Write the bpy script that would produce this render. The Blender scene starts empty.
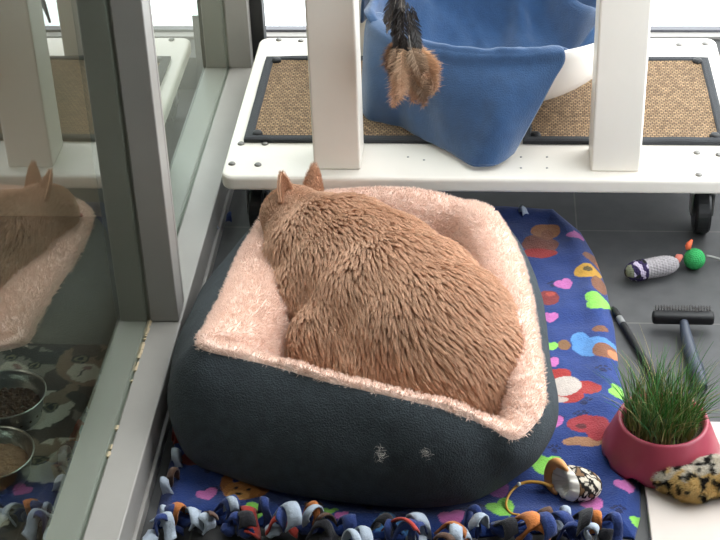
import bpy, bmesh, math, random
import numpy as np
from mathutils import Vector, Matrix, noise, kdtree
rng = np.random.default_rng(7)
random.seed(7)
S = bpy.context.scene
COL = S.collection
PI = math.pi

# ------------------------------------------------------------------ camera
CAM_H, FPX = 1.5, 1600.0
PITCH, ROLL, YAW = .5829, -.0395, .0936
def cam_rot():
    cp, sp = math.cos(PITCH), math.sin(PITCH)
    fw, up, rt = np.array([0, cp, -sp]), np.array([0, sp, cp]), np.array([1., 0, 0])
    c, s = math.cos(YAW), math.sin(YAW)
    Rz = np.array([[c, -s, 0], [s, c, 0], [0, 0, 1]])
    fw, up, rt = Rz @ fw, Rz @ up, Rz @ rt
    r2 = math.cos(ROLL)*rt + math.sin(ROLL)*up
    u2 = -math.sin(ROLL)*rt + math.cos(ROLL)*up
    return np.stack([r2, u2, -fw], 1)
RC = cam_rot()
cd = bpy.data.cameras.new('camera')
cam = bpy.data.objects.new('camera', cd)
COL.objects.link(cam)
m4 = Matrix.Identity(4)
for i in range(3):
    for j in range(3):
        m4[i][j] = RC[i, j]
m4[2][3] = CAM_H
cam.matrix_world = m4
cd.sensor_width = 36.0
cd.lens = FPX/720*36
cd.clip_start = .05
S.camera = cam
def ray(px, py):
    return RC @ np.array([(px-360)/FPX, -(py-270)/FPX, -1.0])
def at(px, py, z=0.0):
    """where a sight line meets the level z, in metres"""
    d = ray(px, py)
    t = (z-CAM_H)/d[2]
    return np.array([d[0]*t, d[1]*t, z])
def at_y(px, py, y):
    d = ray(px, py)
    t = y/d[1]
    return np.array([d[0]*t, y, CAM_H+d[2]*t])

# ------------------------------------------------------------------ world, light, exposure
W = bpy.data.worlds.new('overcast_sky')
S.world = W
W.use_nodes = True
nt = W.node_tree
nt.nodes.clear()
wo = nt.nodes.new('ShaderNodeOutputWorld')
bg = nt.nodes.new('ShaderNodeBackground')
bg.inputs['Color'].default_value = (.93, .97, 1.0, 1)
bg.inputs['Strength'].default_value = 4.2
nt.links.new(bg.outputs[0], wo.inputs[0])
sd = bpy.data.lights.new('veiled_sun', 'SUN')
sd.energy = 2.6
sd.angle = math.radians(50)
sd.color = (1, .96, .9)
so = bpy.data.objects.new('veiled_sun', sd)
COL.objects.link(so)
so.rotation_euler = Vector((-.55, -.38, -.75)).to_track_quat('-Z', 'Y').to_euler()
ld = bpy.data.lights.new('indoor_fill_light', 'AREA')  # fill lamp, added to brighten the room behind the glass
ld.shape = 'DISK'; ld.size = .8; ld.energy = 16; ld.color = (1, .9, .8)
lo = bpy.data.objects.new('indoor_fill_light', ld)
COL.objects.link(lo)
lo.location = (-2.1, .9, 2.36)
S.view_settings.view_transform = 'Standard'
S.view_settings.look = 'None'
S.view_settings.gamma = 1
S.view_settings.exposure = -0.04
S.view_settings.use_curve_mapping = False
S.cycles.max_bounces = 8
S.cycles.diffuse_bounces = 5
S.cycles.transparent_max_bounces = 12

# ------------------------------------------------------------------ materials
def srgb(r, g, b):
    f = lambda c: (c/255/12.92) if c/255 <= .04045 else ((c/255+.055)/1.055)**2.4
    return (f(r), f(g), f(b), 1)
def mat(name, col, rough=.6, metal=0, bump=None, var=None, spec=.5, sheen=0, attr=None, sub=0, trans=0):
    m = bpy.data.materials.new(name)
    m.use_nodes = True
    n, l = m.node_tree.nodes, m.node_tree.links
    b = n['Principled BSDF']
    b.inputs['Base Color'].default_value = col
    b.inputs['Roughness'].default_value = rough
    b.inputs['Metallic'].default_value = metal
    b.inputs['Specular IOR Level'].default_value = spec
    if sheen:
        b.inputs['Sheen Weight'].default_value = sheen
        b.inputs['Sheen Roughness'].default_value = .6
    if sub:
        b.inputs['Subsurface Weight'].default_value = sub
        b.inputs['Subsurface Radius'].default_value = (.01, .006, .004)
    if trans:
        b.inputs['Transmission Weight'].default_value = trans
    tc = n.new('ShaderNodeTexCoord')
    src = None
    if attr:
        a = n.new('ShaderNodeAttribute')
        a.attribute_name = attr
        src = a.outputs['Color']
        l.new(src, b.inputs['Base Color'])
    if var:                                  # (scale, amount): gentle mottling of the colour
        t = n.new('ShaderNodeTexNoise')
        t.inputs['Scale'].default_value = var[0]
        t.inputs['Detail'].default_value = 6
        l.new(tc.outputs['Object'], t.inputs['Vector'])
        mp = n.new('ShaderNodeMapRange')
        mp.inputs['From Min'].default_value = .3
        mp.inputs['From Max'].default_value = .7
        mp.inputs['To Min'].default_value = 1-var[1]
        mp.inputs['To Max'].default_value = 1+var[1]
        l.new(t.outputs['Fac'], mp.inputs['Value'])
        mx = n.new('ShaderNodeVectorMath')
        mx.operation = 'SCALE'
        if src is not None:
            l.new(src, mx.inputs[0])
        else:
            mx.inputs[0].default_value = col[:3]
        l.new(mp.outputs[0], mx.inputs['Scale'])
        l.new(mx.outputs[0], b.inputs['Base Color'])
    if bump:                                 # (kind, scale, strength)
        if bump[0] == 'voronoi':
            t = n.new('ShaderNodeTexVoronoi')
            o = t.outputs['Distance']
        else:
            t = n.new('ShaderNodeTexNoise')
            t.inputs['Detail'].default_value = 5
            o = t.outputs['Fac']
        t.inputs['Scale'].default_value = bump[1]
        l.new(tc.outputs['Object'], t.inputs['Vector'])
        bp = n.new('ShaderNodeBump')
        bp.inputs['Strength'].default_value = bump[2]
        bp.inputs['Distance'].default_value = .004
        l.new(o, bp.inputs['Height'])
        l.new(bp.outputs[0], b.inputs['Normal'])
    return m
def glass_mat(name, ior, tint):
    m = bpy.data.materials.new(name)
    m.use_nodes = True
    n, l = m.node_tree.nodes, m.node_tree.links
    n.clear()
    o = n.new('ShaderNodeOutputMaterial')
    mx = n.new('ShaderNodeMixShader')
    tr = n.new('ShaderNodeBsdfTransparent')
    tr.inputs[0].default_value = tint
    gl = n.new('ShaderNodeBsdfGlossy')
    gl.inputs['Roughness'].default_value = 0
    gl.inputs[0].default_value = (.95, 1, .97, 1)
    fr = n.new('ShaderNodeFresnel')
    fr.inputs['IOR'].default_value = ior
    ge = n.new('ShaderNodeNewGeometry')      # a ray leaving the pane passes; the entering face carries the whole reflection
    iv = n.new('ShaderNodeMath'); iv.operation = 'SUBTRACT'
    iv.inputs[0].default_value = 1
    l.new(ge.outputs['Backfacing'], iv.inputs[1])
    mu = n.new('ShaderNodeMath'); mu.operation = 'MULTIPLY'
    l.new(fr.outputs[0], mu.inputs[0]); l.new(iv.outputs[0], mu.inputs[1])
    l.new(mu.outputs[0], mx.inputs[0])
    l.new(tr.outputs[0], mx.inputs[1])
    l.new(gl.outputs[0], mx.inputs[2])
    l.new(mx.outputs[0], o.inputs[0])
    return m

M = {}
M['alu'] = mat('grey_painted_aluminium', srgb(146, 143, 139), .42, 0, ('noise', 60, .03), (9, .05), .5)
M['greyframe'] = mat('grey_frame', srgb(92, 92, 98), .5)
M['seal'] = mat('rubber_seal_and_shade', srgb(30, 30, 30), .6)
M['glass'] = glass_mat('double_glazing', 2.0, (.80, .86, .82, 1))
M['glass_far'] = glass_mat('clear_pane', 1.35, (.97, .98, .98, 1))
M['white'] = mat('white_painted_wood', srgb(226, 220, 211), .38, 0, ('noise', 90, .04), (14, .015), .4)
M['bowlwhite'] = mat('white_plastic', srgb(235, 230, 226), .35, spec=.5)
M['steel'] = mat('brushed_steel', srgb(190, 190, 188), .28, 1)
M['bolt'] = mat('dull_zinc_bolt', srgb(120, 118, 114), .4, .6)
M['black'] = mat('black_plastic', srgb(28, 28, 30), .5, spec=.3)
M['wheel'] = mat('black_rubber_wheel', srgb(30, 30, 32), .45)
M['binding'] = mat('black_webbing', srgb(44, 46, 50), .8, 0, ('noise', 700, .5))
M['plaster'] = mat('white_plaster', srgb(206, 200, 192), .9, 0, ('noise', 60, .1))
M['dim'] = mat('grey_wall', srgb(98, 92, 88), .9)
M['beige'] = mat('beige_wall', srgb(186, 168, 154), .9)
M['infloor'] = mat('dark_indoor_floor', srgb(92, 84, 76), .6, 0, None, (6, .12))
M['fleeceblue'] = mat('blue_fleece', srgb(43, 76, 117), .95, 0, ('noise', 420, .35), (60, .10), .1, .35)
M['shell'] = mat('slate_fabric', srgb(59, 66, 71), .9, 0, ('noise', 420, .7), (70, .16), .12, .06)
M['lining'] = mat('cream_pink_fleece', srgb(240, 212, 198), .95, 0, ('noise', 160, .6), (45, .05), .05, .3)
M['pile'] = mat('cream_pink_pile', srgb(244, 220, 207), .95, spec=.05)
M['skin'] = mat('cat_undercoat', srgb(176, 133, 104), .95, spec=.05)
M['earpink'] = mat('cat_ear_skin', srgb(196, 154, 126), .8, spec=.1, sub=.1)
M['print'] = mat('printed_fleece', (.05, .08, .2, 1), .95, 0, ('noise', 380, .45), (90, .10), .05, .2, attr='print')
M['silver'] = mat('pale_blue_fleece', srgb(176, 188, 204), .95, 0, ('noise', 380, .4), None, .05, .2)
M['navy'] = mat('navy_fleece', srgb(44, 62, 118), .95, 0, ('noise', 380, .4), (90, .15), .05, .2)
M['orange'] = mat('orange_fleece', srgb(196, 118, 62), .95, 0, ('noise', 380, .4), (60, .3), .05, .2)
M['brownf'] = mat('brown_fleece', srgb(96, 72, 60), .95, 0, ('noise', 380, .4), (60, .3), .05, .2)
M['blackf'] = mat('black_fleece', srgb(34, 34, 40), .95, 0, ('noise', 380, .4), (60, .3), .05, .2)
M['redf'] = mat('red_fleece', srgb(168, 58, 50), .95, 0, ('noise', 380, .4), (60, .2), .05, .2)
M['board'] = mat('white_board', srgb(206, 195, 188), .5, 0, None, (8, .02))
M['pink'] = mat('pink_plastic', srgb(162, 64, 82), .4, 0, ('noise', 40, .12), (30, .06), .5, sub=.15)
M['soil'] = mat('dark_soil', srgb(70, 62, 44), .95, 0, ('noise', 300, 1), (120, .4))
M['grass'] = mat('cat_grass', (.1, .2, .05, 1), .55, attr='tint', spec=.3)
M['ball'] = mat('green_yarn', srgb(60, 158, 92), .85, 0, None, (180, .12), .1)
M['greyyarn'] = mat('grey_yarn', srgb(152, 147, 150), .9, 0, None, (260, .2), .1)
M['headyarn'] = mat('purple_yarn', srgb(48, 40, 66), .85, attr='print', spec=.2)
M['orangeyarn'] = mat('orange_yarn', srgb(222, 104, 66), .9)
M['pinkyarn'] = mat('salmon_yarn', srgb(196, 112, 98), .9)
M['cordgrey'] = mat('grey_cord', srgb(150, 150, 146), .7)
M['blackfeather'] = mat('black_feather', srgb(40, 38, 38), .5, attr='tint', spec=.4)
M['brownfeather'] = mat('brown_feather', srgb(150, 104, 74), .8, attr='tint', spec=.1)
M['string'] = mat('pale_string', srgb(180, 176, 168), .8)
M['bluegrip'] = mat('dark_blue_grip', srgb(44, 52, 68), .5)
M['greyband'] = mat('grey_band', srgb(128, 128, 128), .5)
M['leopard'] = mat('spotted_plush', (.5, .4, .3, 1), .8, attr='print', spec=.2)
M['whitelip'] = mat('white_plush_lining', srgb(236, 230, 222), .9)
M['orangerim'] = mat('orange_satin', srgb(220, 158, 98), .5)
M['goldcord'] = mat('golden_cord', srgb(214, 158, 66), .45)
M['bead'] = mat('pale_bead', srgb(230, 228, 220), .3)
M['toyskin'] = mat('cream_plush', (.5, .4, .3, 1), .95, attr='print', spec=.05)
M['catmat'] = mat('printed_cat_mat', (.3, .2, .15, 1), .7, attr='print', bump=('noise', 300, .2))
M['kibble'] = mat('brown_kibble', srgb(78, 54, 40), .9, 0, ('voronoi', 220, .8), (160, .3))
M['wetfood'] = mat('pale_brown_food', srgb(140, 108, 86), .8, 0, ('noise', 160, .8), (90, .25))
# sisal: woven rows
def sisal():
    m = mat('woven_sisal', srgb(178, 142, 100), .9)
    n, l = m.node_tree.nodes, m.node_tree.links
    b = n['Principled BSDF']
    tc = n.new('ShaderNodeTexCoord')
    br = n.new('ShaderNodeTexBrick')
    br.inputs['Scale'].default_value = 1
    br.inputs['Brick Width'].default_value = .0075
    br.inputs['Row Height'].default_value = .0062
    br.inputs['Mortar Size'].default_value = .0010
    br.inputs['Mortar Smooth'].default_value = .6
    br.inputs['Color1'].default_value = srgb(160, 132, 98)
    br.inputs['Color2'].default_value = srgb(126, 100, 72)
    br.inputs['Mortar'].default_value = srgb(66, 50, 38)
    l.new(tc.outputs['Object'], br.inputs['Vector'])
    nz = n.new('ShaderNodeTexNoise')
    nz.inputs['Scale'].default_value = 120
    nz.inputs['Detail'].default_value = 4
    l.new(tc.outputs['Object'], nz.inputs['Vector'])
    mp = n.new('ShaderNodeMapRange')
    mp.inputs['From Min'].default_value = .3
    mp.inputs['From Max'].default_value = .7
    mp.inputs['To Min'].default_value = .72
    mp.inputs['To Max'].default_value = 1.25
    l.new(nz.outputs['Fac'], mp.inputs['Value'])
    sc = n.new('ShaderNodeVectorMath')
    sc.operation = 'SCALE'
    l.new(br.outputs['Color'], sc.inputs[0])
    l.new(mp.outputs[0], sc.inputs['Scale'])
    l.new(sc.outputs[0], b.inputs['Base Color'])
    bp = n.new('ShaderNodeBump')
    bp.inputs['Strength'].default_value = .8
    bp.inputs['Distance'].default_value = .003
    bp.invert = True
    l.new(br.outputs['Fac'], bp.inputs['Height'])
    l.new(bp.outputs[0], b.inputs['Normal'])
    return m
M['sisal'] = sisal()
def tile_mat():
    m = mat('dark_stone_tile', srgb(92, 92, 93), .55)
    n, l = m.node_tree.nodes, m.node_tree.links
    b = n['Principled BSDF']
    tc = n.new('ShaderNodeTexCoord')
    mp0 = n.new('ShaderNodeMapping')
    mp0.inputs['Location'].default_value = (-.161+.0014, -2.122+.0014, 0)
    l.new(tc.outputs['Object'], mp0.inputs['Vector'])
    br = n.new('ShaderNodeTexBrick')
    br.offset = 0
    br.inputs['Scale'].default_value = 1
    br.inputs['Brick Width'].default_value = .2785
    br.inputs['Row Height'].default_value = .2785
    br.inputs['Mortar Size'].default_value = .0016
    br.inputs['Mortar Smooth'].default_value = .3
    br.inputs['Color1'].default_value = srgb(66, 66, 68)
    br.inputs['Color2'].default_value = srgb(71, 71, 72)
    br.inputs['Mortar'].default_value = srgb(98, 96, 93)
    l.new(mp0.outputs[0], br.inputs['Vector'])
    nz = n.new('ShaderNodeTexNoise')
    nz.inputs['Scale'].default_value = 30
    nz.inputs['Detail'].default_value = 8
    l.new(tc.outputs['Object'], nz.inputs['Vector'])
    mp = n.new('ShaderNodeMapRange')
    mp.inputs['From Min'].default_value = .3
    mp.inputs['From Max'].default_value = .7
    mp.inputs['To Min'].default_value = .85
    mp.inputs['To Max'].default_value = 1.15
    l.new(nz.outputs['Fac'], mp.inputs['Value'])
    sc = n.new('ShaderNodeVectorMath')
    sc.operation = 'SCALE'
    l.new(br.outputs['Color'], sc.inputs[0])
    l.new(mp.outputs[0], sc.inputs['Scale'])
    l.new(sc.outputs[0], b.inputs['Base Color'])
    return m
M['tile'] = tile_mat()
def fur_mat(name, root, tip, attr=None):
    m = bpy.data.materials.new(name)
    m.use_nodes = True
    n, l = m.node_tree.nodes, m.node_tree.links
    b = n['Principled BSDF']
    b.inputs['Roughness'].default_value = .75
    b.inputs['Specular IOR Level'].default_value = .15
    hi = n.new('ShaderNodeHairInfo')
    cr = n.new('ShaderNodeValToRGB')
    cr.color_ramp.elements[0].color = root
    cr.color_ramp.elements[1].color = tip
    cr.color_ramp.elements[1].position = .8
    l.new(hi.outputs['Intercept'], cr.inputs[0])
    mp = n.new('ShaderNodeMapRange')
    mp.inputs['To Min'].default_value = .82
    mp.inputs['To Max'].default_value = 1.15
    l.new(hi.outputs['Random'], mp.inputs['Value'])
    sc = n.new('ShaderNodeVectorMath')
    sc.operation = 'SCALE'
    if attr:
        a = n.new('ShaderNodeAttribute')
        a.attribute_name = attr
        l.new(a.outputs['Color'], sc.inputs[0])
    else:
        l.new(cr.outputs[0], sc.inputs[0])
    l.new(mp.outputs[0], sc.inputs['Scale'])
    l.new(sc.outputs[0], b.inputs['Base Color'])
    return m
M['fur'] = fur_mat('tan_cat_fur', srgb(174, 134, 108), srgb(224, 184, 156))
M['toyfur'] = fur_mat('spotted_toy_fur', (0, 0, 0, 1), (1, 1, 1, 1), 'tint')

# ------------------------------------------------------------------ helpers
def link(name, me, material, parent=None):
    o = bpy.data.objects.new(name, me)
    COL.objects.link(o)
    if material is not None and hasattr(me, 'materials'):
        me.materials.append(material)
    if parent is not None:
        o.parent = parent
        o.matrix_parent_inverse = Matrix.Translation(-parent.location) if parent.type == 'EMPTY' and parent.parent is None else Matrix.Identity(4)
    return o
def obj(name, bm, material, parent=None, smooth=True):
    me = bpy.data.meshes.new(name)
    bm.to_mesh(me)
    bm.free()
    if smooth:
        for p in me.polygons:
            p.use_smooth = True
    return link(name, me, material, parent)
def thing(name, label, cat, loc=(0, 0, 0), group=None):
    o = bpy.data.objects.new(name, None)
    o.empty_display_size = .02
    COL.objects.link(o)
    o.location = loc
    o['label'] = label
    o['category'] = cat
    if group:
        o['group'] = group
    return o
def tag(o, label, cat, group=None, kind=None):
    o['label'] = label
    o['category'] = cat
    if group:
        o['group'] = group
    if kind:
        o['kind'] = kind
    return o
def struct_root(name):
    o = bpy.data.objects.new(name, None)
    COL.objects.link(o)
    o['kind'] = 'structure'
    return o
def box(bm, x0, x1, y0, y1, z0, z1, bev=0, seg=2):
    g = bmesh.ops.create_cube(bm, size=1)['verts']
    for v in g:
        v.co = Vector(((x0+x1)/2+v.co.x*(x1-x0), (y0+y1)/2+v.co.y*(y1-y0), (z0+z1)/2+v.co.z*(z1-z0)))
    if bev:
        es = {e for v in g for e in v.link_edges}
        bmesh.ops.bevel(bm, geom=list(es), offset=bev, segments=seg, affect='EDGES', profile=.5)
    return bm
def boxo(name, dims, material, parent=None, bev=0, seg=2):
    bm = bmesh.new()
    box(bm, *dims, bev, seg)
    o = obj(name, bm, material, parent, smooth=False)
    return o
def tube(bm, pts, rad, n=10, cap=True):
    """sweep a circle along points; rad a number or one per point"""
    pts = [Vector(p) for p in pts]
    k = len(pts)
    rs = [rad]*k if not hasattr(rad, '__len__') else rad
    up = Vector((0, 0, 1))
    rings = []
    prev = None
    for i, p in enumerate(pts):
        t = (pts[min(i+1, k-1)]-pts[max(i-1, 0)]).normalized()
        if prev is None:
            a = t.cross(up)
            if a.length < 1e-3:
                a = t.cross(Vector((1, 0, 0)))
            a.normalize()
        else:
            a = (prev-t*prev.dot(t)).normalized()
        prev = a
        b = t.cross(a)
        rings.append([bm.verts.new(p+(a*math.cos(2*PI*j/n)+b*math.sin(2*PI*j/n))*rs[i]) for j in range(n)])
    for i in range(k-1):
        for j in range(n):
            bm.faces.new((rings[i][j], rings[i][(j+1) % n], rings[i+1][(j+1) % n], rings[i+1][j]))
    if cap:
        bm.faces.new(rings[0][::-1])
        bm.faces.new(rings[-1])
    return bm
def lathe(bm, prof, c, n=48, close=True):
    """spin (radius, z) pairs about the vertical through c"""
    rings = []
    for r, z in prof:
        if r < 1e-6:
            rings.append([bm.verts.new((c[0], c[1], c[2]+z))])
        else:
            rings.append([bm.verts.new((c[0]+r*math.cos(2*PI*j/n), c[1]+r*math.sin(2*PI*j/n), c[2]+z)) for j in range(n)])
    for a, b in zip(rings, rings[1:]):
        for j in range(n):
            q = []
            for v in (a[j % len(a)], a[(j+1) % n % len(a)], b[(j+1) % n % len(b)], b[j % len(b)]):
                if v not in q:
                    q.append(v)
            if len(q) > 2:
                bm.faces.new(q)
    return bm
def catmull(P, per=8, closed=True):
    P = np.array(P, float)
    n = len(P)
    out = []
    rngi = range(n) if closed else range(n-1)
    for i in rngi:
        if closed:
            p0, p1, p2, p3 = P[(i-1) % n], P[i], P[(i+1) % n], P[(i+2) % n]
        else:
            p0, p1, p2, p3 = P[max(i-1, 0)], P[i], P[i+1], P[min(i+2, n-1)]
        for k in range(per):
            t = k/per
            out.append(.5*((2*p1)+(-p0+p2)*t+(2*p0-5*p1+4*p2-p3)*t*t+(-p0+3*p1-3*p2+p3)*t**3))
    if not closed:
        out.append(P[-1])
    return np.array(out)
def grid_mesh(name, V, material, parent=None, closed_u=False):
    """V: (nu, nv, 3) array of points -> a smooth quad sheet"""
    nu, nv = V.shape[:2]
    me = bpy.data.meshes.new(name)
    idx = np.arange(nu*nv).reshape(nu, nv)
    if closed_u:
        a, b = idx, np.roll(idx, -1, 0)
    else:
        a, b = idx[:-1], idx[1:]
    F = np.stack([a[:, :-1], b[:, :-1], b[:, 1:], a[:, 1:]], -1).reshape(-1, 4)
    me.from_pydata(V.reshape(-1, 3).tolist(), [], F.tolist())
    me.polygons.foreach_set('use_smooth', [True]*len(me.polygons))
    me.update()
    return link(name, me, material, parent)
def solid(o, th, off=-1):
    md = o.modifiers.new('thickness', 'SOLIDIFY')
    md.thickness = th
    md.offset = off
    return o
def paint(o, cols, name='print'):
    a = o.data.color_attributes.new(name, 'FLOAT_COLOR', 'POINT')
    c = np.ones((len(o.data.vertices), 4), 'f')
    c[:, :3] = cols
    a.data.foreach_set('color', c.ravel())
    return o
def hairs(name, roots, tips_pts, rad, material, parent, tint=None):
    """strands as real hair curves; tips_pts: (n, k, 3)"""
    n, k = tips_pts.shape[:2]
    hc = bpy.data.hair_curves.new(name)
    hc.add_curves([k]*n)
    hc.attributes['position'].data.foreach_set('vector', tips_pts.astype('f').ravel())
    ra = hc.attributes.get('radius') or hc.attributes.new('radius', 'FLOAT', 'POINT')
    taper = np.linspace(1, .25, k)
    ra.data.foreach_set('value', np.tile(taper*rad, n).astype('f'))
    if tint is not None:
        ta = hc.attributes.new('tint', 'FLOAT_COLOR', 'CURVE')
        c = np.ones((n, 4), 'f')
        c[:, :3] = tint
        ta.data.foreach_set('color', c.ravel())
    o = link(name, hc, material, parent)
    return o
def sample_mesh(me, n):
    """random points on a mesh, with smooth normals"""
    me.calc_loop_triangles()
    nv = len(me.vertices)
    co = np.empty(nv*3, 'f'); me.vertices.foreach_get('co', co); co = co.reshape(-1, 3)
    nn = np.empty(nv*3, 'f'); me.vertices.foreach_get('normal', nn); nn = nn.reshape(-1, 3)
    T = np.empty(len(me.loop_triangles)*3, 'i'); me.loop_triangles.foreach_get('vertices', T); T = T.reshape(-1, 3)
    a, b, c = co[T[:, 0]], co[T[:, 1]], co[T[:, 2]]
    ar = np.linalg.norm(np.cross(b-a, c-a), axis=1)
    t = rng.choice(len(T), n, p=ar/ar.sum())
    u, v = rng.random(n), rng.random(n)
    f = u+v > 1
    u[f], v[f] = 1-u[f], 1-v[f]
    w = 1-u-v
    p = a[t]*w[:, None]+b[t]*u[:, None]+c[t]*v[:, None]
    N = nn[T[t, 0]]*w[:, None]+nn[T[t, 1]]*u[:, None]+nn[T[t, 2]]*v[:, None]
    N /= np.linalg.norm(N, axis=1, keepdims=True)+1e-9
    return p, N
def vnoise(P, s, off=0.0):
    return np.array([noise.noise((p[0]*s+off, p[1]*s-off, p[2]*s+2*off)) for p in P])
def remeshed(bm, voxel, smooth_it=6, sub=0):
    """fuse overlapping volumes into one continuous skin"""
    me = bpy.data.meshes.new('tmp')
    bm.to_mesh(me); bm.free()
    o = bpy.data.objects.new('tmp', me)
    COL.objects.link(o)
    r = o.modifiers.new('r', 'REMESH'); r.mode = 'VOXEL'; r.voxel_size = voxel
    s = o.modifiers.new('s', 'SMOOTH'); s.factor = .5; s.iterations = smooth_it
    dg = bpy.context.evaluated_depsgraph_get()
    dg.update()
    res = bpy.data.meshes.new_from_object(o.evaluated_get(dg))
    bpy.data.objects.remove(o)
    res.polygons.foreach_set('use_smooth', [True]*len(res.polygons))
    return res
def ellipsoid(bm, c, r, rot=None, n=24):
    g = bmesh.ops.create_uvsphere(bm, u_segments=n, v_segments=n//2, radius=1)['verts']
    for v in g:
        q = Vector((v.co.x*r[0], v.co.y*r[1], v.co.z*r[2]))
        if rot is not None:
            q = rot @ q
        v.co = q+Vector(c)
    return g

# ------------------------------------------------------------------ the setting
GX = -.519                       # plane of the left glazing
SILL_X0, SILL_X1, SILL_Z = -.570, -.468, .08
o = boxo('floor', (-.57, .56, -1.2, 3.06, -.05, 0), M['tile']); o['kind'] = 'structure'
o = boxo('floor_indoor', (-2.8, -.57, -1.2, 3.3, -.05, 0), M['infloor']); o['kind'] = 'structure'
o = boxo('ceiling', (-2.8, -.465, -1.2, 3.3, 2.4, 2.5), M['plaster']); o['kind'] = 'structure'
o = boxo('ceiling_front', (-.465, .56, -1.2, 1.75, 2.4, 2.5), M['dim']); o['kind'] = 'structure'  # unseen, extended to keep sky light off the bed's front
w4 = struct_root('window_4')                 # glazed roof, unseen, extent shaped to light tops more than fronts
boxo('roof_pane', (-.465, .56, 1.75, 3.06, 2.42, 2.426), M['glass_far'], w4)
for rx in (-.44, .53):
    boxo('rafter', (rx-.025, rx+.025, 1.75, 3.06, 2.43, 2.5), M['white'], w4, .002)
o = boxo('wall_behind', (-2.8, .56, -1.3, -1.2, 0, 2.4), M['dim']); o['kind'] = 'structure'
o = boxo('wall_right_blocker', (.49, .56, -1.2, 1.5, 0, 2.4), M['dim']); o['kind'] = 'structure'  # unseen, added to close the near part of the window against front light
o = boxo('wall_left', (-2.9, -2.8, -1.3, 3.3, 0, 2.4), M['beige']); o['kind'] = 'structure'
o = boxo('wall_indoor', (-2.8, -.575, 2.43, 2.5, 0, 2.4), M['beige']); o['kind'] = 'structure'

# left glazing: sill, two panes, a mullion and the corner post
w1 = struct_root('window_1')
def profile_beam(name, y0, y1, parent):
    bm = bmesh.new()
    g = .003
    box(bm, SILL_X0, GX-g, y0, y1, 0, SILL_Z, .002)
    box(bm, GX+g, SILL_X1, y0, y1, .045, SILL_Z, .002)
    box(bm, GX+g, SILL_X1+.003, y0, y1, .0, .020, .0015)
    box(bm, GX+g, SILL_X1-.002, y0, y1, .020, .045, .001)
    box(bm, GX-g, GX+g, y0, y1, 0, SILL_Z-.004)
    return obj(name, bm, M['alu'], parent, False)
profile_beam('sill', -1.0, 1.993, w1)
profile_beam('sill', 1.993, 2.93, w1)
def upright(name, y0, y1, ztop, parent):
    bm = bmesh.new()
    g = .003
    box(bm, SILL_X0, GX-g, y0, y1, SILL_Z, ztop, .002)
    box(bm, GX+g, SILL_X1-.003, y0, y1, SILL_Z, ztop, .002)
    box(bm, GX-g, GX+g, y0+.004, y1, SILL_Z, ztop)
    r = obj(name, bm, M['alu'], parent, False)
    boxo('gasket', (GX+g, SILL_X1-.006, y1, y1+.006, SILL_Z, ztop), M['seal'], r)
    bm = bmesh.new()
    box(bm, GX+g, SILL_X1-.004, y1+.006, y1+.016, SILL_Z, ztop, .002)
    obj('glazing_bead', bm, M['alu'], r, False)
    return r
upright('mullion', 1.993, 2.035, 2.3, w1)
upright('corner_post', 2.872, 2.93, 2.3, w1)
boxo('head_rail', (SILL_X0, SILL_X1, -1.0, 2.93, 2.3, 2.4), M['alu'], w1, .002)
boxo('pane', (GX-.002, GX+.002, -1.0, 1.995, SILL_Z-.003, 2.3), M['glass'], w1)
boxo('pane', (GX-.002, GX+.002, 2.06, 2.874, SILL_Z-.003, 2.3), M['glass'], w1)
# crumbled sealant along the groove of the sill
bm = bmesh.new()
for k in range(26):
    y = 1.988-.33*random.random()**1.8
    box(bm, GX+.001+random.random()*.002, GX+.003+random.random()*.003, y, y+random.uniform(.003, .014), SILL_Z-.004, SILL_Z+random.uniform(.0002, .0014))
obj('sealant', bm, mat('dried_sealant', srgb(196, 178, 150), .9), w1, False)
# far glazing: black box standing in for the shaded sill front and gap, pale sill, grey pane frame
w2 = struct_root('window_2')
boxo('shade_strip', (SILL_X0, .56, 2.935, 3.024, 0, .072), M['seal'], w2, .001)
boxo('sill', (SILL_X0, .56, 3.024, 3.046, .0, .078), M['alu'], w2, .001)
boxo('pane_frame', (SILL_X0, .56, 3.046, 3.066, .0, .083), M['greyframe'], w2, .001)
boxo('pane', (SILL_X0, .56, 3.054, 3.058, .08, 2.3), M['glass_far'], w2)
boxo('side_seal', (-.474, -.446, 2.90, 2.934, 0, 2.3), M['seal'], w2, .001)
boxo('head_rail', (SILL_X0, .56, 3.0, 3.1, 2.3, 2.4), M['alu'], w2, .002)
w3 = struct_root('window_3')
boxo('sill', (.49, .56, -1.2, 2.935, 0, .09), M['seal'], w3, .002)
boxo('pane', (.524, .528, 1.5, 2.935, .085, 2.3), M['glass_far'], w3)
boxo('head_rail', (.49, .56, 1.5, 2.935, 2.3, 2.4), M['alu'], w3, .002)

# ------------------------------------------------------------------ the white cat tower
PZ = .15                                     # top of its platform
tw = thing('cat_tower', 'white wooden cat tower platform on castors behind the pet bed, with square posts', 'cat tower', (0, 2.59, 0))
def rounded_slab(x0, x1, y0, y1, z0, z1, r, bev):
    bm = bmesh.new()
    pts = []
    for cx, cy, a0 in ((x1-r, y1-r, 0), (x0+r, y1-r, 90), (x0+r, y0+r, 180), (x1-r, y0+r, 270)):
        for k in range(9):
            a = math.radians(a0+k*90/8)
            pts.append((cx+r*math.cos(a), cy+r*math.sin(a)))
    f = bm.faces.new([bm.verts.new((x, y, z0)) for x, y in pts])
    e = bmesh.ops.extrude_face_region(bm, geom=[f])
    for v in e['geom']:
        if isinstance(v, bmesh.types.BMVert):
            v.co.z = z1
    bmesh.ops.recalc_face_normals(bm, faces=bm.faces)
    es = [e for e in bm.edges if abs(e.verts[0].co.z-e.verts[1].co.z) < 1e-6]
    bmesh.ops.bevel(bm, geom=es, offset=bev, segments=3, affect='EDGES', profile=.5)
    return bm
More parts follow.
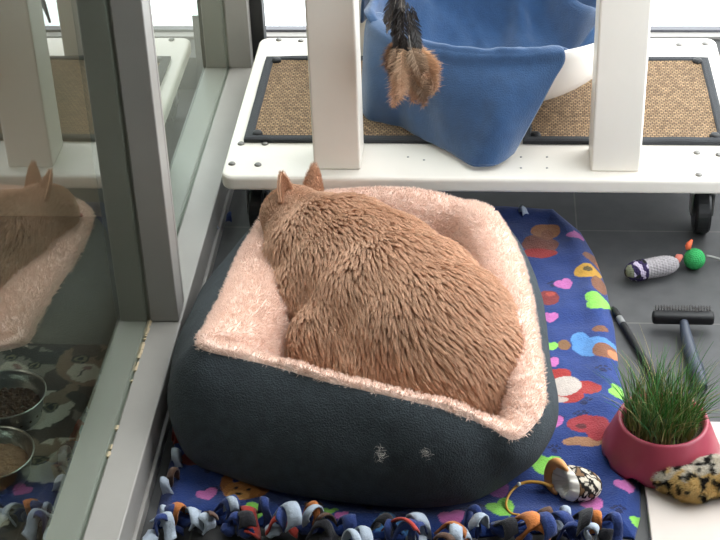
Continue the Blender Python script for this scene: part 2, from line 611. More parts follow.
obj('platform', rounded_slab(-.449, .438, 2.318, 2.868, .123, PZ, .022, .006), M['white'], tw, False)
POSTS = [(-.292, -.212, 2.345), (.174, .256, 2.345), (-.292, -.212, 2.775), (.174, .256, 2.775)]
for x0, x1, y0 in POSTS:
    boxo('post', (x0, x1, y0, y0+.08, PZ, 1.02), M['white'], tw, .004, 3)
for y0 in (2.345, 2.775):
    boxo('top_rail', (-.212, .174, y0+.01, y0+.07, .95, 1.02), M['white'], tw, .004, 3)
for p in ((241, 144), (265, 144), (232, 164), (258, 165), (697, 153), (719, 155), (699, 175), (279, 40), (301, 41), (679, 45), (705, 44)):
    c = at(*p, PZ)
    bm = bmesh.new()
    lathe(bm, [(.0062, 0), (.0062, .0012), (.0045, .003), (.002, .0036), (0, .0036)], c, 16)
    obj('bolt', bm, M['bolt'], tw)
for p in ((521, 157), (547, 157), (521, 168), (547, 168), (408, 157), (424, 160)):
    c = at(*p, PZ)
    bm = bmesh.new()
    lathe(bm, [(.0022, 0), (.0018, .0006), (0, .0007)], c, 10)
    obj('screw_plug', bm, M['greyband'], tw)
for cx, cy in ((.372, 2.405), (-.40, 2.40), (.395, 2.80), (-.40, 2.80)):
    br = bmesh.new()
    box(br, cx-.022, cx+.022, cy-.022, cy+.022, .115, .123, .002)
    box(br, cx-.020, cx-.015, cy-.012, cy+.014, .035, .116, .002)
    box(br, cx+.015, cx+.020, cy-.012, cy+.014, .035, .116, .002)
    b = obj('castor', br, M['steel'], tw, False)
    bm = bmesh.new()
    n = 32
    for (xa, xb, r) in ((cx-.013, cx+.013, .041),):
        prof = [(0, xa), (r-.012, xa), (r-.010, xa+.002), (r-.003, xa), (r, xa+.004), (r, xb-.004), (r-.003, xb), (r-.010, xb-.002), (r-.012, xb), (0, xb)]
        rings = []
        for rr, xx in prof:
            rings.append([bm.verts.new((xx, cy+rr*math.cos(2*PI*j/n), .041+rr*math.sin(2*PI*j/n))) for j in range(n)])
        for a, q in zip(rings, rings[1:]):
            for j in range(n):
                bm.faces.new((a[j], a[(j+1) % n], q[(j+1) % n], q[j]))
    bmesh.ops.remove_doubles(bm, verts=bm.verts, dist=1e-5)
    obj('wheel', bm, M['wheel'], b, False)

# sisal scratching mats screwed down on the platform
def sisal_mat(x0, x1, y0, y1, label, curl):
    t = thing('scratching_mat', label, 'scratching mat', ((x0+x1)/2, (y0+y1)/2, PZ), 'sisal mats on the white platform')
    bd = .016
    nu, nv = 40, 30
    V = np.zeros((nu, nv, 3))
    for i in range(nu):
        for j in range(nv):
            x = x0+bd*.6+(x1-x0-bd*1.2)*i/(nu-1); y = y0+bd*.6+(y1-y0-bd*1.2)*j/(nv-1)
            V[i, j] = x, y, PZ+.006+.0012*noise.noise((x*14, y*14, 2))
    s = grid_mesh('sisal_panel', V, M['sisal'], t)
    solid(s, .005)
    bm = bmesh.new()
    path = []
    for a, b2 in (((x0, y0), (x1, y0)), ((x1, y0), (x1, y1)), ((x1, y1), (x0, y1)), ((x0, y1), (x0, y0))):
        for k in range(14):
            path.append((a[0]+(b2[0]-a[0])*k/14, a[1]+(b2[1]-a[1])*k/14))
    rings = []
    cx, cy = (x0+x1)/2, (y0+y1)/2
    for (x, y) in path:
        ix = min(max(x, x0+bd), x1-bd); iy = min(max(y, y0+bd), y1-bd)
        h = .0095+.002*noise.noise((x*20, y*20, 5))
        rings.append([bm.verts.new(p) for p in ((x, y, PZ+.001), (x, y, PZ+h*.8), (x+(ix-x)*.25, y+(iy-y)*.25, PZ+h), (x+(ix-x)*.8, y+(iy-y)*.8, PZ+h), (ix, iy, PZ+h*.75), (ix, iy, PZ+.001))])
    n = len(rings)
    for i in range(n):
        for k in range(6):
            bm.faces.new((rings[i][k], rings[(i+1) % n][k], rings[(i+1) % n][(k+1) % 6], rings[i][(k+1) % 6]))
    bmesh.ops.recalc_face_normals(bm, faces=bm.faces)
    obj('binding', bm, M['binding'], t, False)
    for sx in (x0+.022, x1-.022):
        for sy in (y0+.02, y1-.02):
            bm = bmesh.new()
            lathe(bm, [(.0095, 0), (.0095, .003), (.0075, .0065), (.003, .0072), (0, .0066)], (sx, sy, PZ+.0055), 20)
            obj('corner_knob', bm, M['black'], t)
    return t
a0, a1 = at(268, 54, PZ+.008), at(243, 135, PZ+.008)
sisal_mat(-.424, -.065, 2.437, 2.768, 'sisal mat with black binding left of the blue blanket, beside the left post', 0)
sisal_mat(.062, .413, 2.437, 2.768, 'sisal mat with black binding at the right, under the white bowl edge', 0)

# white bowl perch
BC = (.02, 2.602); BA, BB, BZ, BH = .225, .165, PZ+.010, .155
bm = bmesh.new()
def bowl_pt(s, a, off=0):
    r = math.sin(s*PI/2); z = (1-math.cos(s*PI/2))
    return (BC[0]+(BA-off)*r*math.cos(a), BC[1]+(BB-off)*r*math.sin(a), BZ+off*(1-s*.9)+BH*z)
n, k = 72, 16
outer = [[bm.verts.new(bowl_pt((i+.001)/k, 2*PI*j/n)) for j in range(n)] for i in range(k+1)]
inner = [[bm.verts.new(bowl_pt((i+.001)/k, 2*PI*j/n, .007)) for j in range(n)] for i in range(k+1)]
for i in range(k):
    for j in range(n):
        bm.faces.new((outer[i][(j+1) % n], outer[i][j], outer[i+1][j], outer[i+1][(j+1) % n]))
        bm.faces.new((inner[i][j], inner[i][(j+1) % n], inner[i+1][(j+1) % n], inner[i+1][j]))
for j in range(n):
    bm.faces.new((outer[k][(j+1) % n], outer[k][j], inner[k][j], inner[k][(j+1) % n]))
bm.faces.new([outer[0][j] for j in range(n)]); bm.faces.new([inner[0][j] for j in range(n)][::-1])
o = obj('perch_bowl', bm, M['bowlwhite'])
tag(o, 'shallow white bowl perch between the posts, lined with the blue blanket', 'bowl')

# blue blanket: from over the back rim, through the bowl, over the front rim and down to the platform
def drape():
    nu, nv = 90, 120
    RZ = BZ+BH
    # centre-line stations in v: (y, z, left x, right x)
    fy = BC[1]-BB
    hem = [(362, 112), (370, 121), (395, 127), (415, 134), (430, 141), (446, 152), (460, 162), (474, 170), (487, 169), (500, 163), (512, 156)]
    hemP = catmull([at(px, py, PZ+.006) for px, py in hem], 12, False)
    # rows given as open curves from left to right
    back = catmull([(BC[0]-.235, 2.66, RZ+.03), (BC[0]-.17, 2.745, RZ+.03), (BC[0], 2.768, RZ+.035), (BC[0]+.12, 2.757, RZ+.04), (BC[0]+.215, 2.70, RZ+.06)], 12, False)
    back0 = catmull([(BC[0]-.25, 2.66, RZ-.04), (BC[0]-.18, 2.765, RZ-.03), (BC[0], 2.785, RZ-.04), (BC[0]+.13, 2.775, RZ-.02), (BC[0]+.24, 2.70, RZ-.01)], 12, False)
    def bowlrow(yy, lift, lft=1.06, rgt=1.06):
        q = []
        k = (yy-BC[1])/BB
        for x in np.sin(np.linspace(-PI/2, PI/2, 27)):
            w = BA*math.sqrt(max(0, 1-k*k))*(lft if x < 0 else rgt)
            X = x*w
            rr = math.sqrt((X/BA)**2+k*k)
            z = BZ+.020+BH*(1-math.sqrt(max(0, 1-min(1, rr)**2)))+lift
            if rr > .97:
                z = RZ+.010-(rr-1)*.12
            q.append((BC[0]+X, yy, min(z, RZ+.012)))
        return catmull(q, 8, False)
    rows = [back0, back, bowlrow(BC[1]+.12, .008), bowlrow(BC[1]+.05, .006), bowlrow(BC[1]-.03, .006, 1.05, 1.02), bowlrow(BC[1]-.09, .006, .86, .88)]
    # over the front rim, following its curve
    rim = [(BC[0]+(BA+.004)*math.cos(a)*1.0, BC[1]+(BB+.004)*math.sin(a), RZ+.006) for a in np.linspace(PI*1.03, PI*1.655, 14)]
    rimin = [(BC[0]+(BA-.016)*math.cos(a)*.97, BC[1]+(BB-.016)*math.sin(a), RZ+.002) for a in np.linspace(PI*1.01, PI*1.67, 14)]
    rimout = [(BC[0]+(BA+.012)*math.cos(a), BC[1]+(BB+.012)*math.sin(a), RZ-.012) for a in np.linspace(PI*1.04, PI*1.65, 14)]
    rows += [catmull(rimin, 8, False), catmull(rim, 8, False), catmull(rimout, 8, False)]
    ro = rows[-1]
    def resample(c, n):
        d = np.r_[0, np.cumsum(np.linalg.norm(np.diff(c, axis=0), axis=1))]
        t = np.linspace(0, d[-1], n)
        return np.stack([np.interp(t, d, c[:, i]) for i in range(3)], 1)
    rows = [resample(r, nu) for r in rows]
    H = resample(hemP, nu)
    ro = rows[-1]
    for s in (.2, .42, .65, .85):
        p = ro*(1-s)+H*s
        p[:, 1] += -.012*math.sin(s*PI)              # belly of the hanging cloth
        p[:, 2] = ro[:, 2]*(1-s**1.15)+H[:, 2]*s**1.15
        rows.append(p)
    rows.append(H)
    R = np.array(rows)                                # (rows, nu, 3)
    out = np.stack([catmull(R[:, i], 10, False) for i in range(nu)], 0)
    P = out.reshape(-1, 3)
    nv = out.shape[1]
    vv = np.tile(np.linspace(0, 1, nv), (nu, 1))
    uu = np.tile(np.linspace(0, 1, nu)[:, None], (1, nv))
    fold = np.zeros_like(uu)
    inside = np.clip((.56-vv)/.2, 0, 1)*np.clip((vv-.06)/.15, .15, 1)
    w1_ = np.array([noise.noise((p[0]*16, p[1]*9, p[2]*9)) for p in P]).reshape(uu.shape)
    w2_ = np.array([noise.noise((p[0]*34+p[1]*20, p[1]*18, 7+p[2]*22)) for p in P]).reshape(uu.shape)
    out[:, :, 2] += inside*(.020*np.abs(w1_)+.012*np.maximum(w2_, 0))
    lump = np.exp(-((uu-.84)/.09)**2-((vv-.34)/.10)**2)
    out[:, :, 2] += lump*(.035+.018*np.sin(uu*34+vv*14+3*w1_))
    out[:, :, 1] -= lump*.03
    hang = np.clip((vv-.66)/.15, 0, 1)
    pl = np.sin(uu*PI*5+2.5*w1_)*.5
    out[:, :, 1] -= hang*(.009*pl+.007*w1_+.003*w2_)
    # rolled folds on the inside right and back
    f1 = np.exp(-((uu-.80-.25*(vv-.2))/.05)**2)*np.clip((.42-vv)/.1, 0, 1)
    f2 = np.exp(-((uu-.62+.5*(vv-.1))/.045)**2)*np.clip((.3-vv)/.1, 0, 1)
    out[:, :, 2] += .042*f1+.026*f2
    out[:, :, 2] = np.maximum(out[:, :, 2], PZ+.0105)
    return out
o = grid_mesh('fleece_blanket', drape(), M['fleeceblue'])
solid(o, .004, 0)
tag(o, 'plain blue fleece blanket draped in the white bowl and hanging over the platform', 'blanket')

# feather toy on a string from the front rail
FX, FY, _z = at_y(405, 48, 2.30)
ft = thing('feather_toy', 'hanging cat toy of black and brown feathers in front of the blue blanket', 'feather toy', (FX, FY, _z))
bm = bmesh.new()
tube(bm, [(FX, FY+.085, .948), (FX, FY+.06, .90), (FX+.001, FY+.02, .75), (FX+.001, FY, .6), (FX, FY, _z+.05)], .0012, 6)
obj('string', bm, M['string'], ft)
def feather(p0, d, ln, wd, bend, fluffy, material, c0, c1):
    bm = bmesh.new()
    d = Vector(d).normalized()
    side = d.cross(Vector((random.uniform(-.6, .6), 1, random.uniform(-.3, .3)))).normalized()
    nrm = side.cross(d)
    cols = []
    N = 26
    def add(v, c):
        cols.append(c); return bm.verts.new(v)
    mid = [Vector(p0)+d*ln*t+nrm*bend*t*t+side*bend*.4*t*t for t in np.linspace(0, 1, N)]
    for i in range(N):
        t = i/(N-1)
        w = wd*math.sin(PI*min(1, .12+.86*t))**.6*(1.1-.5*t)
        for sg in (-1, 1):
            for rep in range(8 if fluffy else 1):
                ww = w*(random.uniform(.45, 1.25) if fluffy else random.uniform(.7, 1.15))
                fw = ww*random.uniform(.5, 1.1) if fluffy else ww*1.6
                jit = Vector([random.gauss(0, .0030) for _ in range(3)]) if fluffy else Vector((0, 0, 0))
                b0 = mid[i]+d*random.uniform(0, ln/N)
                tipp = b0+side*sg*ww+d*fw+jit+nrm*random.uniform(-.002, .002)*(2 if fluffy else 1)
                m1 = b0*.5+tipp*.5+side*sg*ww*.12
                k = random.uniform(.75, 1.2)
                cc = [a*(1-t)+b*t for a, b in zip(c0, c1)]
                cc = [x*k for x in cc]
                th = (.0006 if fluffy else .0026)
                va = add(b0, cc); vb = add(b0+d*th, cc); vc = add(m1+d*th, cc); vd = add(m1-d*th*.2, cc); ve = add(tipp, cc)
                bm.faces.new((va, vb, vc, vd)); bm.faces.new((vd, vc, ve))
    tv = len(cols)
    tube(bm, mid, [.0008*(1-.7*i/(N-1)) for i in range(N)], 5)
    nv = len(bm.verts)
    cols += [list(c1)]*(nv-tv)
    bm.verts.index_update()
    o = obj('feather', bm, material, ft, False)
    paint(o, np.array(cols), 'tint')
    return o
bk0, bk1 = srgb(34, 32, 32)[:3], srgb(60, 56, 54)[:3]
wt = srgb(170, 166, 160)[:3]
for k in range(24):
    a = random.uniform(-1, 1)
    feather((FX+a*.016, FY+random.uniform(-.012, .012), _z+.105-random.uniform(0, .085)), (a*.28, random.uniform(-.2, .2), -1), random.uniform(.05, .08), random.uniform(.007, .010), random.uniform(-.012, .012), False, M['blackfeather'], bk0, wt if k % 4 == 2 else bk1)
for k in range(44):
    a = random.uniform(-1, 1); b = random.uniform(-1, 1)
    dark = random.random()**1.5
    c0 = srgb(*(np.array((246, 210, 176))*(1-dark*.35)))[:3]; c1 = srgb(*(np.array((206, 164, 134))*(1-dark*.5)))[:3]
    top = _z+.010-random.uniform(0, .050)
    feather((FX+a*.020+.004, FY+b*.014, top), (a*.55+.14, b*.45-.05, -1), random.uniform(.040, .062), random.uniform(.013, .020), random.uniform(-.010, .014), True, M['brownfeather'], c0, c1)

# ------------------------------------------------------------------ printed fleece blanket under the bed
BX0, BX1, BY0, BY1 = -.452, .222, 1.612, 2.475
def blanket():
    t = thing('patterned_blanket', 'blue fleece blanket printed with dogs and hearts, knotted fringe, under the pet bed', 'blanket', (-.1, 2.05, 0))
    nu, nv = 330, 430
    X, Y = np.meshgrid(np.linspace(0, 1, nu), np.linspace(0, 1, nv), indexing='ij')
    # hand-laid outline: right edge wanders
    yk = [1.612, 1.66, 1.75, 1.86, 2.0, 2.10, 2.22, 2.32, 2.40, 2.475]
    xk = [.205, .216, .222, .214, .207, .207, .200, .185, .165, .120]
    y = BY0+(BY1-BY0)*Y
    xr = np.interp(y, yk, xk)
    xl = np.interp(y, [1.6, 1.80, 1.92, 2.0, 2.5], [BX0, BX0, BX0+.02, -.392, -.375])
    x = xl+(xr-xl)*X
    y = y-.02*np.clip((x-.02)/.2, 0, 1)*np.clip((y-2.3)/.17, 0, 1)+.012*np.sin(x*14)*np.clip((1.75-y)/.15, 0, 1)
    P = np.stack([x, y, x*0], -1).reshape(-1, 3)
    h = .010+.005*vnoise(P, 9)+.003*vnoise(P, 24, 3.)
    ed = np.minimum(np.minimum(X, 1-X)*.67, np.minimum(Y, 1-Y)*.87).ravel()
    puff = np.clip(ed/.02, 0, 1)**.5
    bedd = np.clip(1-(((P[:, 0]+.17)/.27)**2+((P[:, 1]-1.95)/.31)**2)**2, 0, 1)
    z = (h+.006*np.exp(-((ed-.03)/.02)**2))*puff
    z = np.where(bedd > 0, np.minimum(z, .012-.004*np.minimum(1, bedd*3)), z)
    P[:, 2] = np.maximum(z, .0015)
    sheet = grid_mesh('sheet', P.reshape(nu, nv, 3), M['print'], t)
    px, py = P[:, 0], P[:, 1]
    col = np.tile(np.array(srgb(34, 58, 120)[:3]), (len(P), 1))
    wob = vnoise(P, 40, 1.0)*.0035
    def place(q): return at(q[0], q[1], .012)
    def local(q, rot):
        c = place(q); a = math.radians(rot)
        dx, dy = px-c[0]+wob, py-c[1]+wob
        return dx*math.cos(a)+dy*math.sin(a), -dx*math.sin(a)+dy*math.cos(a)
    def ell(q, rx, ry, c, rot=0):
        u, v = local(q, rot)
        col[(u/rx)**2+(v/ry)**2 < 1] = srgb(*c)[:3]
    def heart(q, s, c, rot=0):
        u, v = local(q, rot)
        u = u/s; v = v/s+.15
        col[(u*u+v*v-.55)**3-1.2*u*u*v**3 < 0] = srgb(*c)[:3]
    PK, GN, BR, RD, YL, LB, TN, DK, OR = (190, 104, 168), (132, 200, 84), (126, 82, 60), (160, 46, 44), (196, 148, 52), (80, 132, 188), (160, 118, 88), (22, 32, 76), (180, 114, 54)
    # small dark paw prints
    for k in range(70):
        q = (random.uniform(150, 640), random.uniform(210, 540))
        c = at(*q, .012)
        for dx, dy, r in ((0, 0, .0055), (-.008, .006, .003), (-.003, .010, .003), (.004, .010, .003), (.009, .006, .003)):
            col[(px-c[0]-dx+wob)**2+(py-c[1]-dy)**2 < r*r] = srgb(*DK)[:3]
    # a dog's head: (centre, size, face, ears, muzzle, rotation)
    def dog(q, s, face, ear, muz, rot=0):
        c = place(q); a = math.radians(rot)
        def sub(dx, dy, rx, ry, cc, r2=0):
            X_, Y_ = c[0]+dx*math.cos(a)-dy*math.sin(a), c[1]+dx*math.sin(a)+dy*math.cos(a)
            b = math.radians(rot+r2)
            u = (px-X_+wob)*math.cos(b)+(py-Y_+wob)*math.sin(b); v = -(px-X_+wob)*math.sin(b)+(py-Y_+wob)*math.cos(b)
            col[(u/rx)**2+(v/ry)**2 < 1] = srgb(*cc)[:3]
        sub(-.9*s, .25*s, .42*s, .75*s, ear, 25); sub(.9*s, .25*s, .42*s, .75*s, ear, -25)
        sub(0, 0, .95*s, .85*s, face)
        sub(0, -.38*s, .55*s, .42*s, muz)
        sub(0, -.22*s, .16*s, .11*s, (30, 24, 24))
        sub(-.33*s, .2*s, .1*s, .12*s, (20, 20, 24)); sub(.33*s, .2*s, .1*s, .12*s, (20, 20, 24))
    ell((540, 243), .030, .034, (120, 66, 52), 20); ell((546, 229), .026, .024, (160, 104, 66)); ell((540, 252), .030, .015, RD)
    ell((547, 233), .011, .016, (142, 88, 60))
    heart((577, 236), .018, PK, 40); heart((565, 284), .018, PK, 30)
    ell((594, 258), .020, .017, BR); ell((588, 273), .024, .020, YL); ell((600, 285), .013, .026, BR); ell((587, 272), .009, .007, (84, 70, 40)); ell((600, 262), .009, .012, (160, 96, 54))
    heart((599, 303), .026, GN, 95); ell((548, 298), .018, .022, (126, 46, 48)); ell((550, 294), .008, .006, (176, 72, 60)); heart((550, 317), .014, PK)
    ell((596, 346), .036, .024, LB); ell((580, 338), .014, .018, LB); ell((606, 350), .022, .020, BR); ell((614, 352), .010, .012, (196, 122, 84)); ell((600, 330), .012, .008, (120, 80, 60)); ell((565, 343), .010, .012, (128, 92, 62))
    heart((551, 345), .015, GN); heart((553, 361), .014, PK, 20)
    ell((555, 374), .026, .016, RD, 20); ell((566, 394), .028, .020, RD, -10); ell((588, 387), .016, .022, RD, 40); ell((566, 384), .023, .026, (188, 176, 168), -40); ell((556, 398), .020, .009, (186, 168, 158))
    heart((620, 391), .020, GN, 70); heart((555, 421), .016, PK, 10)
    ell((588, 424), .030, .020, (150, 48, 56)); ell((584, 441), .030, .010, TN); ell((582, 426), .008, .006, (90, 34, 40)); ell((600, 432), .02, .018, (150, 48, 56))
    heart((546, 465), .026, GN, -5); heart((500, 491), .017, (142, 84, 150), 20); heart((502, 509), .024, GN, 30); heart((626, 487), .018, PK, 15); heart((593, 506), .019, PK, 20); heart((641, 518), .014, GN, 20)
    heart((207, 495), .017, PK, 30); dog((241, 490), .027, OR, (150, 92, 52), (220, 160, 90), -15); heart((254, 512), .018, GN, 80)
    heart((341, 519), .010, PK); heart((387, 522), .018, LB, 60); heart((405, 526), .015, LB, 10); heart((452, 519), .020, PK, 15); ell((412, 520), .009, .006, (160, 104, 60))
    ell((283, 482), .018, .010, (90, 62, 52)); ell((313, 505), .014, .010, (110, 78, 60)); ell((190, 462), .016, .014, (110, 44, 44)); heart((330, 512), .012, GN)
    # more of the repeat where the bed covers it
    for q in ((260, 260), (320, 330), (420, 300), (470, 360), (360, 420)):
        dog(q, .028, TN, BR, (220, 190, 150), random.uniform(-60, 60))
    for q in ((300, 290), (380, 260), (430, 390), (250, 380), (480, 300)):
        heart(q, .018, random.choice((PK, GN)), random.uniform(0, 90))
    paint(sheet, col)
    solid(sheet, .004, -1)
    # knotted fringe: each strip a curl of its own
    def strip(p, d, ln, wd, turns, material, lift):
        p = Vector(p); d = Vector(d).normalized(); s = Vector((-d.y, d.x, 0))
        N = 22
        V = np.zeros((N, 4, 3))
        pos = p.copy(); ang = random.uniform(-.2, .4)
        tw = random.uniform(-1.2, 1.2)
        for i in range(N):
            s_t = i/(N-1)
            ang = .9*math.sin(s_t*PI*turns)+lift*(1-2.2*s_t)
            pos = pos+(d*math.cos(ang)+Vector((0, 0, 1))*math.sin(ang)+s*.25*math.sin(s_t*4+tw))*ln/N
            w = wd*(1-.25*math.sin(s_t*PI))
            a2 = tw*s_t
            for j in range(4):
                o_ = (s*math.cos(a2)+Vector((0, 0, 1))*math.sin(a2))*(j/3-.5)*w
                q = pos+o_+Vector((0, 0, .003*math.sin(j/3*PI)))
                V[i, j] = q.x, q.y, max(q.z, .003)
        f = grid_mesh('fringe_strip', V, material, t)
        solid(f, .0028, 0)
        return f
    mats = ['silver', 'navy', 'orange', 'silver', 'brownf', 'navy', 'silver', 'blackf', 'redf', 'navy']
    k = 0
    xx = BX0+.006
    while xx < .172:
        m_ = mats[k % 10] if xx < -.02 else ['navy', 'silver', 'blackf', 'orange', 'navy', 'brownf'][k % 6]
        yb = BY0+.014*math.sin(xx*14)+random.uniform(-.006, .006)
        strip((xx, yb+.010, .013), (random.uniform(-1.1, 1.1), -1, 0), random.uniform(.055, .095), random.uniform(.014, .028), random.uniform(.8, 2.6), M[m_], random.uniform(.2, 1.6))
        if k % 3 == 0:
            strip((xx+.006, yb-.022, .012), (random.uniform(-1, 1), random.uniform(-1, .3), 0), random.uniform(.05, .08), random.uniform(.012, .022), random.uniform(1, 2.6), M[mats[(k*3+1) % 10]], random.uniform(.4, 1.6))
        if k % 2 == 0:
            kn = bmesh.new()
            c = (xx+random.uniform(-.008, .008), yb-random.uniform(.004, .03), .013)
            g = ellipsoid(kn, c, (random.uniform(.010, .016), .010, .009), Matrix.Rotation(random.uniform(0, 3), 3, 'Z'), 14)
            for v in g:
                v.co += (v.co-Vector(c)).normalized()*.004*noise.noise(v.co*120)
            obj('knot', kn, M[mats[(k+3) % 10]], t)
        k += 1
        xx += random.uniform(.013, .022)
    for k in range(9):                      # left edge
        yy = 1.63+.036*k
        strip((BX0+.006+random.uniform(0, .012), yy, .014), (random.uniform(-.5, -.05), random.choice((-1, 1, -.6)), 0), random.uniform(.045, .075), random.uniform(.012, .020), random.uniform(1.5, 2.6), M[['silver', 'silver', 'brownf', 'silver', 'redf'][k % 5]], random.uniform(.8, 1.5))
    for q in ((207, 221), (228, 219), (526, 212), (214, 232)):
        c = at(*q, .02)
        strip((c[0], c[1], .012), (random.uniform(-1, 1), .6, 0), .035, .012, 2, M['silver' if q[0] != 228 else 'navy'], 1.)
    return t
blanket()

# ------------------------------------------------------------------ the pet bed
SEAM = [(199, 346, .200), (240, 357, .192), (285, 368, .187), (330, 381, .184), (390, 395, .180), (440, 407, .170), (485, 424, .148), (517, 438, .128),
        (545, 402, .138), (537, 335, .152), (529, 290, .155), (516, 247, .152), (494, 212, .150), (468, 202, .145), (430, 196, .142), (370, 190, .136),
        (310, 196, .125), (266, 214, .105), (241, 252, .130), (221, 295, .168), (206, 326, .190)]
BASE_PX = [(190, 455), (228, 476), (277, 491), (330, 500), (390, 506), (440, 506), (486, 495), (520, 468), (541, 430)]
BASE_W = [(.080, 1.95), (.074, 2.06), (.062, 2.17), (.030, 2.245), (-.04, 2.262), (-.12, 2.27), (-.2, 2.272), (-.28, 2.27), (-.380, 2.25), (-.422, 2.13), (-.434, 2.0), (-.438, 1.89)]
bed = thing('pet_bed', 'square dark slate pet bed with cream fleece lining, holding the tan cat', 'pet bed', (-.17, 1.92, .01))
Z0 = .012
seam = catmull([at(*s) for s in SEAM], 10)
basep = catmull([tuple(at(px, py, Z0+.01)[:2])+(Z0,) for px, py in BASE_PX]+[b+(Z0,) for b in BASE_W], 10)
nb = len(seam)
cen = seam[:, :2].mean(0)
tg = np.roll(seam, -1, 0)-np.roll(seam, 1, 0)
inw = np.stack([-tg[:, 1], tg[:, 0]], 1); inw /= np.linalg.norm(inw, axis=1, keepdims=True)
for _ in range(12):
    inw = (np.roll(inw, 1, 0)+inw+np.roll(inw, -1, 0)); inw /= np.linalg.norm(inw, axis=1, keepdims=True)
WALL = catmull([(w, 0) for w in (.055, .030, .024, .022, .022, .022, .028, .05, .075, .085, .085, .085, .085, .08, .08, .08, .085, .10, .115, .12, .095)], 10)[:, 0]
def ringp(xy, z):
    return np.concatenate([xy, np.broadcast_to(np.asarray(z).reshape(-1, 1) if np.ndim(z) else np.full((nb, 1), z), (nb, 1))], 1)
sx, sz = seam[:, :2], seam[:, 2]
bx = basep[:, :2]
bul = (sx+bx)/2
BULGE = catmull([(w, 0) for w in (1, 1, 1, 1, 1, 1, .9, .75, .6, .6, .6, .55, .5, .4, .3, .3, .3, .5, 1.1, 1.3, 1.2)], 10)[:, 0]
rings = [ringp(cen+(bx-cen)*.3, Z0), ringp(cen+(bx-cen)*.93, Z0), ringp(bx-inw*.006, Z0+.008)]
for t, outw in ((.16, .020), (.34, .031), (.52, .034), (.70, .029), (.84, .020), (.94, .008), (1.0, 0)):
    xy = bx*(1-t)+sx*t-inw*(outw*BULGE)[:, None]
    z = Z0+.008+(sz-Z0-.008)*t
    xy[:, 0] = np.maximum(xy[:, 0], SILL_X1+.006)
    rings.append(ringp(xy, z))
rings.append(ringp(sx+inw*.006, sz-.004))
V = np.stack(rings, 1)
for i in range(nb):
    for j in range(3, V.shape[1]-1):
        p = V[i, j]
        k = .006*noise.noise((p[0]*9, p[1]*9, p[2]*14))+.0022*noise.noise((p[0]*30, p[1]*30, p[2]*22))
        V[i, j, :2] -= inw[i]*k
shell = grid_mesh('outer_shell', V, M['shell'], bed, closed_u=True)
ss = shell.modifiers.new('s', 'SUBSURF'); ss.levels = ss.render_levels = 1
# stray pale hairs caught on the front of the bed
tufts = []
for q, n_ in (((381, 456), 34), ((427, 453), 26), ((378, 448), 10)):
    for k in range(n_):
        tufts.append((q, k))
# lining
CZ = .055
lr = [ringp(sx-inw*.001, sz-.003), ringp(sx+inw*.004, sz+.006)]
for f_, dz in ((.22, .013), (.42, .013), (.62, .004), (.78, -.020), (.88, -.055)):
    lr.append(ringp(sx+inw*(WALL*f_)[:, None], np.maximum(sz+dz*np.clip(WALL/.08, .3, 1), CZ+.01)))
lr.append(ringp(sx+inw*(WALL*.96)[:, None], np.maximum(sz-.055, CZ)*.4+CZ*.6))
lr.append(ringp(sx+inw*(WALL*1.05)[:, None], CZ))
inner = sx+inw*(WALL*1.05)[:, None]
for f_ in (.75, .5, .25, .02):
    lr.append(ringp(cen+(inner-cen)*f_, CZ+.004))
LV = np.stack(lr, 1)
for i in range(nb):
    for j in range(1, LV.shape[1]):
        p = LV[i, j]
        LV[i, j, 2] += .0030*noise.noise((p[0]*34, p[1]*34, p[2]*34))+.004*noise.noise((p[0]*12, p[1]*12, 4))
        if j < 8:
            LV[i, j, :2] += inw[i]*.004*noise.noise((p[0]*22, p[1]*22, p[2]*22+9))
lining = grid_mesh('fleece_lining', LV, M['lining'], bed, closed_u=True)
ss = lining.modifiers.new('s', 'SUBSURF'); ss.levels = ss.render_levels = 1
# plush pile standing on the lining
pp, pn = sample_mesh(lining.data, 90000)
if pn[:, 2].mean() < 0:
    pn = -pn
keep = (pp[:, 2] > .062)
pp, pn = pp[keep], pn[keep]
cl = np.stack([vnoise(pp, 110, 1.), vnoise(pp, 110, 5.), vnoise(pp, 110, 9.)], 1)
dirn = pn+.9*cl+rng.normal(0, .25, pp.shape)
dirn /= np.linalg.norm(dirn, axis=1, keepdims=True)
L = rng.uniform(.0045, .0085, len(pp))[:, None]
side = np.cross(dirn, rng.normal(0, 1, pp.shape)); side /= np.linalg.norm(side, axis=1, keepdims=True)
pts = np.stack([pp-pn*.001, pp+dirn*L*.5+side*L*.15, pp+dirn*L*.85-pn*L*.05+side*L*.35], 1)
o = hairs('fleece_pile', pp, pts, .00042, M['pile'], lining)
o['kind'] = 'stuff'
# cat hair stuck on the outside of the front wall
hp = []
for q, k in tufts:
    d0 = ray(q[0], q[1])
    base = at_y(q[0]+random.gauss(0, 3.2), q[1]+random.gauss(0, 3.5), 1.0)
    # meet the front of the shell: nearest vertex to the sight line
    d = ray(q[0]+random.gauss(0, 3.), q[1]+random.gauss(0, 3.))
    Vs = V[:, 3:10].reshape(-1, 3)
    rel = Vs-np.array([0, 0, CAM_H]); dn = d/np.linalg.norm(d)
    s_ = rel @ dn
    dist = np.linalg.norm(rel-s_[:, None]*dn, axis=1)
    near = np.where(dist < .02)[0]
    sd = s_[near].min()-.003 if len(near) else 2.0
    c = np.array([0, 0, CAM_H])+dn*sd
    dd = np.array([random.gauss(0, 1), random.gauss(0, .2), random.gauss(.3, 1)]); dd /= np.linalg.norm(dd)
    hp.append([c-dd*.004, c+np.array([0, -.001, .001]), c+dd*.004])
o = hairs('stray_hair', None, np.array(hp), .00022, mat('pale_hair', srgb(188, 184, 178), .8), bed)
o['kind'] = 'stuff'
o['label'] = 'pale cat hairs stuck to the front'

